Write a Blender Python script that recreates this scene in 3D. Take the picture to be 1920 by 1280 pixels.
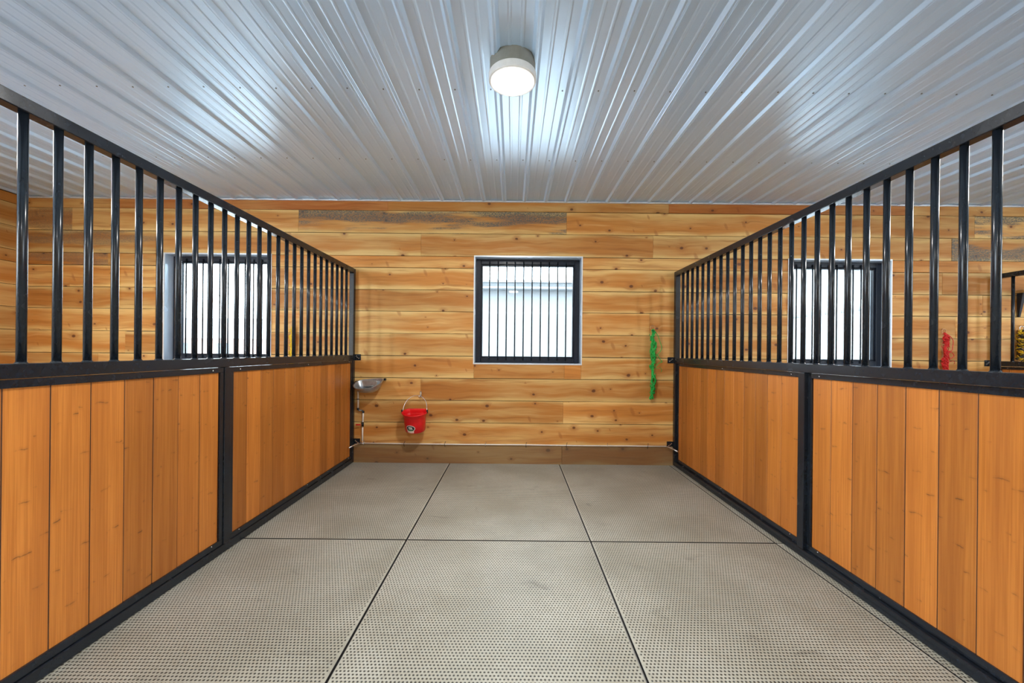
import bpy, bmesh, math, random
from mathutils import Vector, Matrix

# ------------------------------------------------------------------ camera, sky, exposure
scn = bpy.context.scene
COL = scn.collection
for o in list(bpy.data.objects):
    bpy.data.objects.remove(o)
EYE = 1.245
cam_d = bpy.data.cameras.new('camera')
cam = bpy.data.objects.new('camera', cam_d)
COL.objects.link(cam)
cam.location = (0, 0, EYE)
ROLL = 0.0095
cam.rotation_mode = 'XYZ'
cam.matrix_world = Matrix.Translation((0, 0, EYE)) @ Matrix.Rotation(math.pi/2, 4, 'X') @ Matrix.Rotation(ROLL, 4, 'Z')
cam_d.sensor_fit = 'HORIZONTAL'
cam_d.sensor_width = 36.0
cam_d.lens = 753.0/1920*36
cam_d.shift_x = -2/1920
cam_d.shift_y = 18/1920
cam_d.clip_start = 0.02
cam_d.clip_end = 500
scn.camera = cam

world = bpy.data.worlds.new('overcast_sky')
scn.world = world
world.use_nodes = True
bg = world.node_tree.nodes['Background']
bg.inputs['Color'].default_value = (0.78, 0.90, 1.0, 1)
SKY = 12.0
bg.inputs['Strength'].default_value = SKY
LAMP = 385.0

scn.view_settings.view_transform = 'Standard'
scn.view_settings.look = 'None'
scn.view_settings.exposure = 0.18
scn.view_settings.gamma = 1.0
scn.view_settings.use_curve_mapping = False

# ------------------------------------------------------------------ helpers
random.seed(7)
PI = math.pi
BACK = 4.47          # front face of the sheathing behind the back wall boards
CEIL = 2.91
XL, XR = -5.42, 9.0
YF = -3.6            # far side of the aisle behind the camera

def link(name, me, mat=None, parent=None, loc=None):
    o = bpy.data.objects.new(name, me)
    COL.objects.link(o)
    if mat is not None:
        if not me.materials:
            me.materials.append(mat)
    if parent is not None:
        o.parent = parent
    if loc is not None:
        o.location = loc
    return o

def from_bm(name, bm, mat=None, parent=None, loc=None, smooth=False):
    bmesh.ops.recalc_face_normals(bm, faces=bm.faces)
    me = bpy.data.meshes.new(name)
    bm.to_mesh(me); bm.free()
    if smooth:
        for p in me.polygons: p.use_smooth = True
    return link(name, me, mat, parent, loc)

def empty(name, loc=(0, 0, 0), label=None, cat=None, group=None, kind=None):
    o = bpy.data.objects.new(name, None)
    COL.objects.link(o)
    o.location = loc
    o.empty_display_size = 0.1
    return tag(o, label, cat, group, kind)

def tag(o, label=None, cat=None, group=None, kind=None):
    if label: o['label'] = label
    if cat: o['category'] = cat
    if group: o['group'] = group
    if kind: o['kind'] = kind
    return o

def add_box(bm, x0, x1, y0, y1, z0, z1):
    v = [bm.verts.new(c) for c in ((x0,y0,z0),(x1,y0,z0),(x1,y1,z0),(x0,y1,z0),(x0,y0,z1),(x1,y0,z1),(x1,y1,z1),(x0,y1,z1))]
    for f in ((0,3,2,1),(4,5,6,7),(0,1,5,4),(1,2,6,5),(2,3,7,6),(3,0,4,7)):
        bm.faces.new([v[i] for i in f])
    return v

def box_me(name, x0, x1, y0, y1, z0, z1, bev=0.0, seg=1):
    bm = bmesh.new()
    add_box(bm, min(x0,x1), max(x0,x1), min(y0,y1), max(y0,y1), min(z0,z1), max(z0,z1))
    if bev:
        bmesh.ops.bevel(bm, geom=list(bm.edges), offset=bev, segments=seg, profile=0.5, affect='EDGES')
    bmesh.ops.recalc_face_normals(bm, faces=bm.faces)
    me = bpy.data.meshes.new(name)
    bm.to_mesh(me); bm.free()
    return me

def box(name, x0, x1, y0, y1, z0, z1, mat, parent=None, bev=0.0, seg=1):
    """box whose origin sits at its centre (so object coordinates are local to the piece)"""
    cx, cy, cz = (x0+x1)/2, (y0+y1)/2, (z0+z1)/2
    hx, hy, hz = abs(x1-x0)/2, abs(y1-y0)/2, abs(z1-z0)/2
    me = box_me(name, -hx, hx, -hy, hy, -hz, hz, bev, seg)
    return link(name, me, mat, parent, (cx, cy, cz))

def add_tube(bm, pts, r, n=8, cap=True):
    pts = [Vector(p) for p in pts]
    rings = []
    up = Vector((0.123, 0.31, 1)).normalized()
    for i, p in enumerate(pts):
        t = (pts[min(i+1, len(pts)-1)] - pts[max(i-1, 0)]).normalized()
        a = t.cross(up)
        if a.length < 1e-3: a = t.cross(Vector((1, 0, 0)))
        a.normalize(); b = t.cross(a)
        rr = r[i] if isinstance(r, (list, tuple)) else r
        rings.append([bm.verts.new(p + a*rr*math.cos(2*PI*k/n) + b*rr*math.sin(2*PI*k/n)) for k in range(n)])
    for i in range(len(rings)-1):
        for k in range(n):
            f = bm.faces.new((rings[i][k], rings[i][(k+1) % n], rings[i+1][(k+1) % n], rings[i+1][k]))
            f.smooth = True
    if cap:
        bm.faces.new(rings[0][::-1]); bm.faces.new(rings[-1])

def tube(name, pts, r, mat, parent=None, n=8, loc=None):
    bm = bmesh.new(); add_tube(bm, pts, r, n)
    return from_bm(name, bm, mat, parent, loc)

def add_lathe(bm, prof, n=40, loop=False):
    rings = []
    for (r, z) in prof:
        if r < 1e-6:
            rings.append([bm.verts.new((0, 0, z))])
        else:
            rings.append([bm.verts.new((r*math.cos(2*PI*k/n), r*math.sin(2*PI*k/n), z)) for k in range(n)])
    for i in range(len(rings)-1):
        a, b = rings[i], rings[i+1]
        for k in range(n):
            if len(a) == 1 and len(b) == 1: continue
            if len(a) == 1: f = bm.faces.new((a[0], b[(k+1) % n], b[k]))
            elif len(b) == 1: f = bm.faces.new((a[k], a[(k+1) % n], b[0]))
            else: f = bm.faces.new((a[k], a[(k+1) % n], b[(k+1) % n], b[k]))

def add_ring(bm, c, R, r, axis='Y', n=28, m=8):
    c = Vector(c)
    vs = []
    for i in range(n):
        a = 2*PI*i/n
        d = Vector((math.cos(a), 0, math.sin(a))) if axis == 'Y' else Vector((math.cos(a), math.sin(a), 0))
        h = Vector((0, 1, 0)) if axis == 'Y' else Vector((0, 0, 1))
        vs.append([bm.verts.new(c + d*(R + r*math.cos(2*PI*j/m)) + h*r*math.sin(2*PI*j/m)) for j in range(m)])
    for i in range(n):
        for j in range(m):
            f = bm.faces.new((vs[i][j], vs[(i+1) % n][j], vs[(i+1) % n][(j+1) % m], vs[i][(j+1) % m]))
            f.smooth = True

def copy_tree(o, parent=None):
    c = o.copy(); COL.objects.link(c)
    if parent is not None: c.parent = parent
    for ch in [k for k in o.children]:
        copy_tree(ch, c)
    return c

# ------------------------------------------------------------------ materials
class NT:
    def __init__(s, name):
        s.m = bpy.data.materials.new(name); s.m.use_nodes = True
        s.t = s.m.node_tree; s.n = s.t.nodes
        s.b = s.n['Principled BSDF']; s.out = s.n['Material Output']
    def new(s, typ, **kw):
        nd = s.n.new(typ)
        for k, v in kw.items(): setattr(nd, k, v)
        return nd
    def put(s, sock, v):
        if v is None: return
        if isinstance(v, bpy.types.NodeSocket): s.t.links.new(v, sock)
        else:
            if isinstance(v, (tuple, list)) and len(v) == 3 and sock.type == 'RGBA': v = tuple(v)+(1,)
            sock.default_value = v
    def math(s, op, a, b=None, c=None, clamp=False):
        nd = s.new('ShaderNodeMath', operation=op); nd.use_clamp = clamp
        s.put(nd.inputs[0], a); s.put(nd.inputs[1], b)
        if c is not None: s.put(nd.inputs[2], c)
        return nd.outputs[0]
    def vmath(s, op, a, b=None):
        nd = s.new('ShaderNodeVectorMath', operation=op)
        s.put(nd.inputs[0], a); s.put(nd.inputs[1], b)
        return nd.outputs[0]
    def mix(s, f, a, b, blend='MIX'):
        nd = s.new('ShaderNodeMix', data_type='RGBA', blend_type=blend)
        s.put(nd.inputs[0], f); s.put(nd.inputs[6], a); s.put(nd.inputs[7], b)
        return nd.outputs[2]
    def sstep(s, v, lo, hi, t0=0.0, t1=1.0):
        nd = s.new('ShaderNodeMapRange', interpolation_type='SMOOTHSTEP')
        s.put(nd.inputs[0], v); s.put(nd.inputs[1], lo); s.put(nd.inputs[2], hi); s.put(nd.inputs[3], t0); s.put(nd.inputs[4], t1)
        return nd.outputs[0]
    def noise(s, vec, scale=5.0, detail=3.0, rough=0.55, dist=0.0, color=False):
        nd = s.new('ShaderNodeTexNoise')
        s.put(nd.inputs['Vector'], vec); s.put(nd.inputs['Scale'], scale); s.put(nd.inputs['Detail'], detail)
        s.put(nd.inputs['Roughness'], rough); s.put(nd.inputs['Distortion'], dist)
        return nd.outputs['Color'] if color else nd.outputs['Fac']
    def scale(s, vec, sc):
        return s.vmath('MULTIPLY', vec, sc)
    def obj(s):
        return s.new('ShaderNodeTexCoord').outputs['Object']
    def rnd(s):
        return s.new('ShaderNodeObjectInfo').outputs['Random']
    def sep(s, v):
        nd = s.new('ShaderNodeSeparateXYZ'); s.put(nd.inputs[0], v); return nd.outputs
    def comb(s, x, y, z):
        nd = s.new('ShaderNodeCombineXYZ')
        s.put(nd.inputs[0], x); s.put(nd.inputs[1], y); s.put(nd.inputs[2], z); return nd.outputs[0]
    def bump(s, h, strength=0.3, dist=0.01):
        nd = s.new('ShaderNodeBump'); s.put(nd.inputs['Height'], h)
        nd.inputs['Strength'].default_value = strength; nd.inputs['Distance'].default_value = dist
        s.put(s.b.inputs['Normal'], nd.outputs[0])
    def set(s, **kw):
        names = dict(color='Base Color', rough='Roughness', metal='Metallic', spec='Specular IOR Level', coat='Coat Weight', coat_rough='Coat Roughness', emit='Emission Color', emit_s='Emission Strength', ior='IOR', sheen='Sheen Weight', trans='Transmission Weight')
        for k, v in kw.items(): s.put(s.b.inputs[names[k]], v)
        return s.m

def plain(name, color, rough=0.5, metal=0.0, spec=0.5, coat=0.0, wear=0.12, nscale=30.0):
    """procedural: a base colour with faint mottling and roughness variation"""
    t = NT(name)
    p = t.obj()
    n = t.noise(p, nscale, 3)
    c = t.mix(t.sstep(n, 0.3, 0.75), tuple(min(1, k*(1-wear)) for k in color), tuple(min(1, k*(1+wear)) for k in color))
    t.set(color=c, rough=t.sstep(t.noise(p, nscale*0.6, 2), 0.2, 0.8, rough*0.85, min(1, rough*1.15)), metal=metal, spec=spec, coat=coat)
    return t.m

def pine(name, tint=(1, 1, 1), stain=0.0, bare=0.34, axis='X', dirty=0.0, red=0.0):
    t = NT(name)
    p = t.obj(); r = t.rnd()
    s = t.sep(p)
    along = s[0] if axis == 'X' else s[1]
    off = t.math('MULTIPLY', r, 37.0)
    L = t.math('ADD', along, off)
    W = t.math('ADD', s[2], t.math('MULTIPLY', r, 11.3))
    flat = t.comb(L, W, t.math('MULTIPLY', r, 5.0))
    # knots: one per voronoi cell, some cells empty
    vo = t.new('ShaderNodeTexVoronoi', voronoi_dimensions='2D', feature='F1')
    wob = t.noise(t.scale(flat, (9, 14, 1)), 1.0, 2, color=True)
    wv = t.vmath('SUBTRACT', wob, (0.5, 0.5, 0.5))
    kp = t.vmath('ADD', flat, t.scale(wv, (0.012, 0.016, 0)))
    t.put(vo.inputs['Vector'], t.scale(kp, (0.74, 1.0, 1.0)))
    vo.inputs['Scale'].default_value = 4.4
    vo.inputs['Randomness'].default_value = 0.95
    d = vo.outputs['Distance']
    cr = t.sep(vo.outputs['Color'])
    size = t.math('MULTIPLY', t.math('SUBTRACT', cr[0], bare), 0.135)       # knot radius in cell units, negative = none
    size = t.math('MAXIMUM', size, 0.0)
    core = t.sstep(d, t.math('MULTIPLY', size, 0.55), t.math('MULTIPLY', size, 1.05), 1.0, 0.0)
    core = t.math('MULTIPLY', core, t.math('GREATER_THAN', size, 0.012))
    halo = t.sstep(d, t.math('MULTIPLY', size, 0.8), t.math('ADD', t.math('MULTIPLY', size, 3.4), 0.02), 1.0, 0.0)
    halo = t.math('MULTIPLY', halo, t.math('GREATER_THAN', size, 0.012))
    # spike knots: larger, softer, slanting brown ellipses, rare
    v2 = t.new('ShaderNodeTexVoronoi', voronoi_dimensions='2D', feature='F1')
    sl = t.math('ADD', L, t.math('MULTIPLY', W, 0.35))
    t.put(v2.inputs['Vector'], t.comb(t.math('MULTIPLY', sl, 2.6), t.math('MULTIPLY', W, 1.25), 0))
    v2.inputs['Scale'].default_value = 1.9
    c2 = t.sep(v2.outputs['Color'])
    s2 = t.math('MULTIPLY', t.math('MAXIMUM', t.math('SUBTRACT', c2[0], 0.62), 0.0), 0.40)
    spike = t.math('MULTIPLY', t.sstep(v2.outputs['Distance'], t.math('MULTIPLY', s2, 0.35), t.math('ADD', s2, 0.012), 1.0, 0.0), t.math('GREATER_THAN', s2, 0.008))
    # grain, deflected round the knots
    warp = t.math('MULTIPLY', halo, 0.020)
    bend = t.math('MULTIPLY', t.math('SUBTRACT', t.noise(t.scale(flat, (1.6, 2.0, 1)), 1.0, 2), 0.5), 0.10)
    Wg = t.math('ADD', t.math('ADD', W, warp), bend)
    g1 = t.noise(t.comb(t.math('MULTIPLY', L, 1.3), t.math('MULTIPLY', Wg, 26.0), r), 1.0, 4, 0.6)
    g2 = t.noise(t.comb(t.math('MULTIPLY', L, 3.0), t.math('MULTIPLY', Wg, 130.0), r), 1.0, 3, 0.6)
    # heartwood band down the middle, sapwood towards the edges
    edge = t.math('DIVIDE', t.math('ABSOLUTE', t.math('ADD', s[2], t.math('MULTIPLY', bend, 1.1))), 0.122)
    eoff = t.math('MULTIPLY', t.math('SUBTRACT', t.noise(t.comb(t.math('MULTIPLY', L, 0.9), off, 0), 1.0, 2), 0.5), 0.9)
    heart = t.sstep(t.math('ADD', edge, eoff), 0.55, 0.98, 1.0, 0.0)
    big = t.noise(t.scale(flat, (0.8, 5.0, 1)), 1.0, 3)
    heart = t.math('MULTIPLY', heart, t.sstep(big, 0.28, 0.62, 0.25, 1.0))
    sap = (0.74, 0.475, 0.172); hrt = (0.54, 0.212, 0.040); drk = (0.37, 0.130, 0.024)
    c = t.mix(heart, sap, hrt)
    c = t.mix(t.sstep(g1, 0.47, 0.78, 0.0, 0.85), c, drk)
    c = t.mix(t.sstep(g1, 0.22, 0.45, 0.45, 0.0), c, (0.82, 0.56, 0.24))
    c = t.mix(t.sstep(g2, 0.45, 0.8, 0.0, 0.3), c, drk)
    c = t.mix(t.math('MULTIPLY', halo, 0.55), c, (0.40, 0.15, 0.034))
    c = t.mix(t.math('MULTIPLY', spike, 0.5), c, (0.33, 0.105, 0.022))
    ring = t.noise(t.math('MULTIPLY', d, 60.0), 1.0, 1)
    kc = t.mix(ring, (0.07, 0.022, 0.009), (0.21, 0.070, 0.022))
    c = t.mix(t.math('MULTIPLY', core, 0.92), c, kc)
    # board to board tone
    tone = t.sstep(t.math('FRACT', t.math('MULTIPLY', r, 17.31)), 0.0, 1.0, 0.84, 1.08)
    c = t.mix(1.0, c, t.comb(tone, tone, tone), 'MULTIPLY')
    c = t.mix(1.0, c, tint, 'MULTIPLY')
    if stain:
        st = t.noise(t.comb(t.math('MULTIPLY', L, 0.75), t.math('MULTIPLY', W, 6.0), 2.0), 1.0, 4, 0.6)
        fine = t.noise(t.scale(flat, (60, 170, 1)), 1.0, 2)
        m = t.math('MULTIPLY', t.sstep(st, 0.43, 0.54), t.sstep(fine, 0.30, 0.62, 0.25, 0.95))
        c = t.mix(t.math('MULTIPLY', m, stain), c, (0.095, 0.105, 0.098))
    if dirty:
        dn = t.noise(t.scale(flat, (2.2, 9, 1)), 1.0, 4)
        c = t.mix(t.sstep(dn, 0.25, 0.75, dirty*0.6, dirty), c, (0.235, 0.165, 0.098))
    h = t.math('ADD', t.math('MULTIPLY', g2, 0.5), t.math('MULTIPLY', core, -0.6))
    t.bump(h, 0.25, 0.002)
    t.set(color=c, rough=t.sstep(g1, 0.2, 0.8, 0.5, 0.66), spec=0.35)
    return t.m

def bamboo(name):
    """vertical tongue-and-groove plank of strand-woven bamboo with dark node marks; local Y across, Z up"""
    t = NT(name)
    p = t.obj(); r = t.rnd(); s = t.sep(p)
    Y = t.math('ADD', s[1], t.math('MULTIPLY', r, 3.7))
    Z = t.math('ADD', s[2], t.math('MULTIPLY', r, 21.0))
    strip = t.math('FLOOR', t.math('DIVIDE', Y, 0.062))
    wn = t.new('ShaderNodeTexWhiteNoise', noise_dimensions='2D')
    t.put(wn.inputs['Vector'], t.comb(strip, t.math('FLOOR', t.math('MULTIPLY', r, 900)), 0))
    w = wn.outputs['Value']
    zz = t.math('ADD', t.math('DIVIDE', Z, 0.19), t.math('MULTIPLY', w, 7.0))
    wig = t.noise(t.comb(t.math('MULTIPLY', Y, 24), t.math('MULTIPLY', Z, 3), w), 1.0, 2)
    zz = t.math('ADD', zz, t.math('MULTIPLY', wig, 0.14))
    fr = t.math('ABSOLUTE', t.math('SUBTRACT', t.math('FRACT', zz), 0.5))
    node = t.sstep(fr, 0.004, 0.018, 1.0, 0.0)
    soft = t.sstep(fr, 0.01, 0.085, 1.0, 0.0)
    patch = t.sstep(t.noise(t.comb(t.math('MULTIPLY', Y, 20), t.math('MULTIPLY', Z, 7), 3.0), 1.0, 3), 0.50, 0.70)
    grain = t.noise(t.comb(t.math('MULTIPLY', Y, 150), t.math('MULTIPLY', Z, 2.2), w), 1.0, 4, 0.6)
    g2 = t.noise(t.comb(t.math('MULTIPLY', Y, 22), t.math('MULTIPLY', Z, 0.9), r), 1.0, 3)
    a = (0.50, 0.166, 0.026); b = (0.33, 0.096, 0.012); e = (0.60, 0.225, 0.042)
    c = t.mix(t.sstep(grain, 0.3, 0.72), e, b)
    c = t.mix(0.45, c, a)
    c = t.mix(t.sstep(g2, 0.4, 0.75, 0.0, 0.6), c, b)
    c = t.mix(t.math('MULTIPLY', t.sstep(w, 0.3, 0.9), 0.22), c, b)
    c = t.mix(t.math('MULTIPLY', t.math('MULTIPLY', soft, patch), 0.35), c, (0.25, 0.085, 0.016))
    c = t.mix(t.math('MULTIPLY', t.math('MULTIPLY', node, patch), 0.75), c, (0.10, 0.037, 0.012))
    tone = t.sstep(t.math('FRACT', t.math('MULTIPLY', r, 23.7)), 0.0, 1.0, 0.76, 1.14)
    c = t.mix(1.0, c, t.comb(tone, tone, tone), 'MULTIPLY')
    t.bump(grain, 0.12, 0.001)
    t.set(color=c, rough=t.sstep(g2, 0.2, 0.8, 0.34, 0.5), spec=0.45)
    return t.m

def rubber_mat(name):
    t = NT(name)
    p = t.obj(); s = t.sep(p); r = t.rnd()
    px, py = 0.0155, 0.0165
    row = t.math('DIVIDE', s[1], py)
    odd = t.math('MODULO', t.math('ABSOLUTE', t.math('FLOOR', row)), 2.0)
    u = t.math('ADD', t.math('DIVIDE', s[0], px), t.math('MULTIPLY', odd, 0.5))
    fu = t.math('MULTIPLY', t.math('SUBTRACT', t.math('FRACT', u), 0.5), px)
    fv = t.math('MULTIPLY', t.math('SUBTRACT', t.math('FRACT', row), 0.5), py)
    dist = t.math('SQRT', t.math('ADD', t.math('MULTIPLY', fu, fu), t.math('MULTIPLY', fv, fv)))
    dot = t.sstep(dist, 0.0033, 0.0050, 1.0, 0.0)
    # plain border round the mat (local half sizes 0.61 x 0.915, cut mats keep their factory edge elsewhere)
    bx = t.math('LESS_THAN', t.math('ABSOLUTE', s[0]), 0.592)
    by = t.math('LESS_THAN', t.math('ABSOLUTE', s[1]), 0.898)
    dot = t.math('MULTIPLY', dot, t.math('MULTIPLY', bx, by))
    off = t.comb(t.math('MULTIPLY', r, 40), t.math('MULTIPLY', r, 17), 0)
    q = t.vmath('ADD', p, off)
    dust = t.noise(q, 2.0, 4, 0.6)
    fine = t.noise(q, 60, 3)
    smear = t.noise(t.scale(q, (1.3, 2.6, 1)), 2.2, 5, 0.65, 1.2)
    c = t.mix(t.sstep(dust, 0.3, 0.7), (0.345, 0.328, 0.262), (0.455, 0.437, 0.365))
    c = t.mix(t.sstep(fine, 0.4, 0.8, 0.0, 0.35), c, (0.22, 0.205, 0.165))
    c = t.mix(t.sstep(smear, 0.60, 0.78, 0.0, 0.5), c, (0.135, 0.125, 0.10))
    c = t.mix(t.math('MULTIPLY', dot, 0.95), c, (0.028, 0.026, 0.022))
    up = t.sep(t.new('ShaderNodeNewGeometry').outputs['True Normal'])[2]
    c = t.mix(t.sstep(up, 0.35, 0.85), (0.016, 0.016, 0.017), c)      # dust lies on the top only, cut edges are bare rubber
    h = t.math('SUBTRACT', t.math('MULTIPLY', fine, 0.12), dot)
    t.bump(h, 0.7, 0.004)
    t.set(color=c, rough=t.sstep(dust, 0.2, 0.8, 0.46, 0.6), spec=0.42)
    return t.m

def ceiling_metal(name):
    t = NT(name)
    p = t.obj(); r = t.rnd()
    q = t.vmath('ADD', p, t.comb(t.math('MULTIPLY', r, 30), t.math('MULTIPLY', r, 9), 0))
    n = t.noise(t.scale(q, (3.0, 0.9, 1)), 1.0, 2)
    n2 = t.noise(t.scale(q, (22, 2.0, 1)), 1.0, 2)
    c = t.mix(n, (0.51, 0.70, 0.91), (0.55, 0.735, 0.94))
    t.bump(t.math('ADD', t.math('MULTIPLY', n, 1.0), t.math('MULTIPLY', n2, 0.08)), 0.25, 0.012)
    t.set(color=c, rough=0.285, metal=0.12, ior=2.25)
    return t.m

def glossy_black(name, color=(0.009, 0.0125, 0.018), rough=0.24, spec=0.36, coat=0.12):
    t = NT(name)
    p = t.obj()
    n = t.noise(p, 45, 3)
    c = t.mix(t.sstep(n, 0.45, 0.8), color, tuple(k*1.5 for k in color))
    t.set(color=c, rough=t.sstep(t.noise(p, 6, 3), 0.2, 0.8, rough*0.8, rough*1.25), spec=spec, coat=coat, coat_rough=0.12)
    return t.m

def concrete(name):
    t = NT(name); p = t.obj()
    c = t.mix(t.noise(p, 1.5, 5), (0.20, 0.19, 0.175), (0.32, 0.31, 0.29))
    t.bump(t.noise(p, 40, 4), 0.2, 0.004)
    t.set(color=c, rough=0.8)
    return t.m

def glass(name):
    t = NT(name)
    tr = t.new('ShaderNodeBsdfTransparent'); tr.inputs[0].default_value = (0.95, 0.98, 0.98, 1)
    gl = t.new('ShaderNodeBsdfGlossy'); gl.inputs['Roughness'].default_value = 0.02
    fr = t.new('ShaderNodeFresnel'); fr.inputs['IOR'].default_value = 1.45
    mx = t.new('ShaderNodeMixShader')
    dirt = t.noise(t.obj(), 3, 3)
    t.put(mx.inputs[0], t.math('MULTIPLY', fr.outputs[0], t.sstep(dirt, 0, 1, 0.8, 1.0)))
    t.t.links.new(tr.outputs[0], mx.inputs[1]); t.t.links.new(gl.outputs[0], mx.inputs[2])
    t.t.links.new(mx.outputs[0], t.out.inputs['Surface'])
    return t.m

def emitter(name, color, strength):
    t = NT(name)
    n = t.noise(t.obj(), 20, 1)
    t.set(color=t.mix(n, (0.9, 0.9, 0.9), (0.92, 0.92, 0.92)), rough=0.4, emit=color, emit_s=strength)
    return t.m

def siding(name, a, b, pitch, axis):
    t = NT(name); s = t.sep(t.obj())
    f = t.math('FRACT', t.math('DIVIDE', s[axis], pitch))
    groove = t.sstep(f, 0.0, 0.10, 1.0, 0.0)
    n = t.noise(t.obj(), 1.2, 3)
    c = t.mix(t.math('MULTIPLY', groove, 0.8), t.mix(n, a, tuple(k*0.95 for k in a)), b)
    t.set(color=c, rough=0.6)
    return t.m

def brickwork(name):
    t = NT(name)
    br = t.new('ShaderNodeTexBrick'); s = t.sep(t.obj())
    t.put(br.inputs['Vector'], t.comb(t.math('ADD', s[0], s[1]), s[2], 0))
    br.inputs['Color1'].default_value = (0.36, 0.22, 0.18, 1); br.inputs['Color2'].default_value = (0.32, 0.19, 0.15, 1)
    br.inputs['Mortar'].default_value = (0.4, 0.36, 0.33, 1); br.inputs['Scale'].default_value = 4.0
    t.set(color=br.outputs['Color'], rough=0.8)
    return t.m

M = {}
M['pine'] = pine('knotty_pine')
M['seam_dark'] = plain('seam_darkening_backing', (0.035, 0.028, 0.022), 0.8)  # wall core coloured dark so the gaps between boards read as shade
M['pine_y'] = pine('knotty_pine_along_y', axis='Y')
M['pine_red'] = pine('knotty_pine_reddish', tint=(0.92, 0.72, 0.60))
M['pine_pale'] = pine('knotty_pine_pale', tint=(1.05, 1.08, 1.12))
M['pine_stain'] = pine('blue_stained_pine', tint=(0.98, 1.0, 1.0), stain=1.0)
M['pine_some'] = pine('partly_stained_pine', stain=0.55)
M['skirt'] = pine('dusty_treated_plank', tint=(0.56, 0.58, 0.66), dirty=0.38, bare=0.10)
M['bamboo'] = bamboo('oiled_bamboo')
M['groove_dark'] = plain('groove_darkening', (0.05, 0.018, 0.007), 0.7)  # colour of the strips added to darken the plank grooves
M['black'] = glossy_black('black_powder_coat')
M['liner'] = glossy_black('charcoal_window_liner', (0.010, 0.015, 0.026), 0.34, 0.3, 0.0)
M['ceil'] = ceiling_metal('white_ribbed_steel')
M['reveal'] = plain('smooth_steel_reveal', (0.56, 0.66, 0.78), 0.25, 0.25, wear=0.06, nscale=4)
M['trim'] = plain('bright_steel_trim', (0.72, 0.76, 0.80), 0.35, 0.3, wear=0.05)
M['mat'] = rubber_mat('dusty_rubber_mat')
M['concrete'] = concrete('concrete')
M['glass'] = glass('window_glass')
M['white'] = plain('white_plastic', (0.78, 0.78, 0.76), 0.4, wear=0.03)
M['gasket'] = plain('grey_lamp_box', (0.24, 0.24, 0.21), 0.5, wear=0.05)
M['lamp'] = emitter('lamp_diffuser', (1.0, 0.975, 0.94, 1), LAMP)
M['red'] = plain('red_plastic', (0.78, 0.008, 0.012), 0.34, wear=0.06)
M['steel'] = plain('brushed_steel', (0.50, 0.52, 0.54), 0.34, 0.85, wear=0.15)
M['chrome'] = plain('bright_zinc', (0.78, 0.78, 0.76), 0.25, 0.9, wear=0.1)
M['pex'] = plain('white_water_pipe', (0.82, 0.77, 0.70), 0.38, wear=0.04)
M['brass'] = plain('brass', (0.62, 0.36, 0.18), 0.32, 0.85)
M['green'] = plain('green_cord', (0.010, 0.40, 0.055), 0.55, wear=0.35, nscale=120)
M['redcord'] = plain('red_cord', (0.62, 0.012, 0.010), 0.55, wear=0.3, nscale=120)
M['yellow'] = plain('yellow_cord', (0.80, 0.52, 0.01), 0.55, wear=0.25, nscale=120)
M['darkcord'] = plain('black_cord', (0.02, 0.018, 0.015), 0.6, wear=0.3, nscale=120)
M['sticker'] = plain('white_sticker', (0.82, 0.80, 0.76), 0.4, wear=0.04)
M['sticker_black'] = plain('black_print', (0.02, 0.02, 0.025), 0.4)
M['sticker_green'] = plain('green_print', (0.05, 0.20, 0.06), 0.4)
M['sticker_grey'] = plain('grey_print', (0.42, 0.50, 0.54), 0.4)
M['sticker_pink'] = plain('pink_print', (0.86, 0.52, 0.42), 0.4)
M['screw'] = plain('screw_head', (0.20, 0.22, 0.24), 0.35, 0.7)
M['shelf'] = plain('oiled_shelf_wood', (0.50, 0.29, 0.10), 0.5, wear=0.2, nscale=14)
M['siding'] = siding('pale_metal_siding', (0.165, 0.169, 0.173), (0.150, 0.154, 0.158), 0.30, 0)
M['siding_h'] = siding('pale_lap_siding', (0.165, 0.171, 0.173), (0.143, 0.148, 0.151), 0.20, 2)
M['fascia'] = plain('grey_fascia', (0.095, 0.10, 0.105), 0.6)
M['roof'] = plain('snowy_roof', (0.34, 0.35, 0.36), 0.7)
M['brick'] = brickwork('pink_brick')
M['snow'] = plain('pale_gravel_and_snow', (0.80, 0.82, 0.84), 0.85, wear=0.08, nscale=1.5)

# ------------------------------------------------------------------ windows (measures used by the wall)
WIN = [(-0.433, 0.754), (-3.868, -2.690), (3.045, 4.180), (6.60, 7.78)]
WZ0, WZ1 = 1.105, 2.290
WALLT = 0.17

# ------------------------------------------------------------------ floor, walls, ceiling
fl = box('floor', XL-0.2, XR+0.2, YF-0.2, BACK+0.2, -0.12, -0.02, M['concrete'])
tag(fl, 'bare concrete slab under the stall mats', 'floor', kind='structure')

def sheath(parent, x0, x1, holes, z0, z1, ya, yb, mat):
    """wall core with window holes, one mesh"""
    bm = bmesh.new()
    xs = x0
    for (a, b, c, d) in sorted(holes):
        add_box(bm, xs, a, ya, yb, z0, z1)
        if c > z0 + 0.001: add_box(bm, a, b, ya, yb, z0, c)
        add_box(bm, a, b, ya, yb, d, z1)
        xs = b
    add_box(bm, xs, x1, ya, yb, z0, z1)
    return from_bm('sheathing', bm, mat, parent)

wb = empty('wall_back', (0, BACK, 0), 'back wall of horizontal knotty pine boards with barred windows', 'wall', kind='structure')
sh = sheath(wb, XL-0.2, XR, [(a, b, WZ0, WZ1) for a, b in WIN], 0, CEIL+0.1, 0, WALLT, M['seam_dark'])

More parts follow.
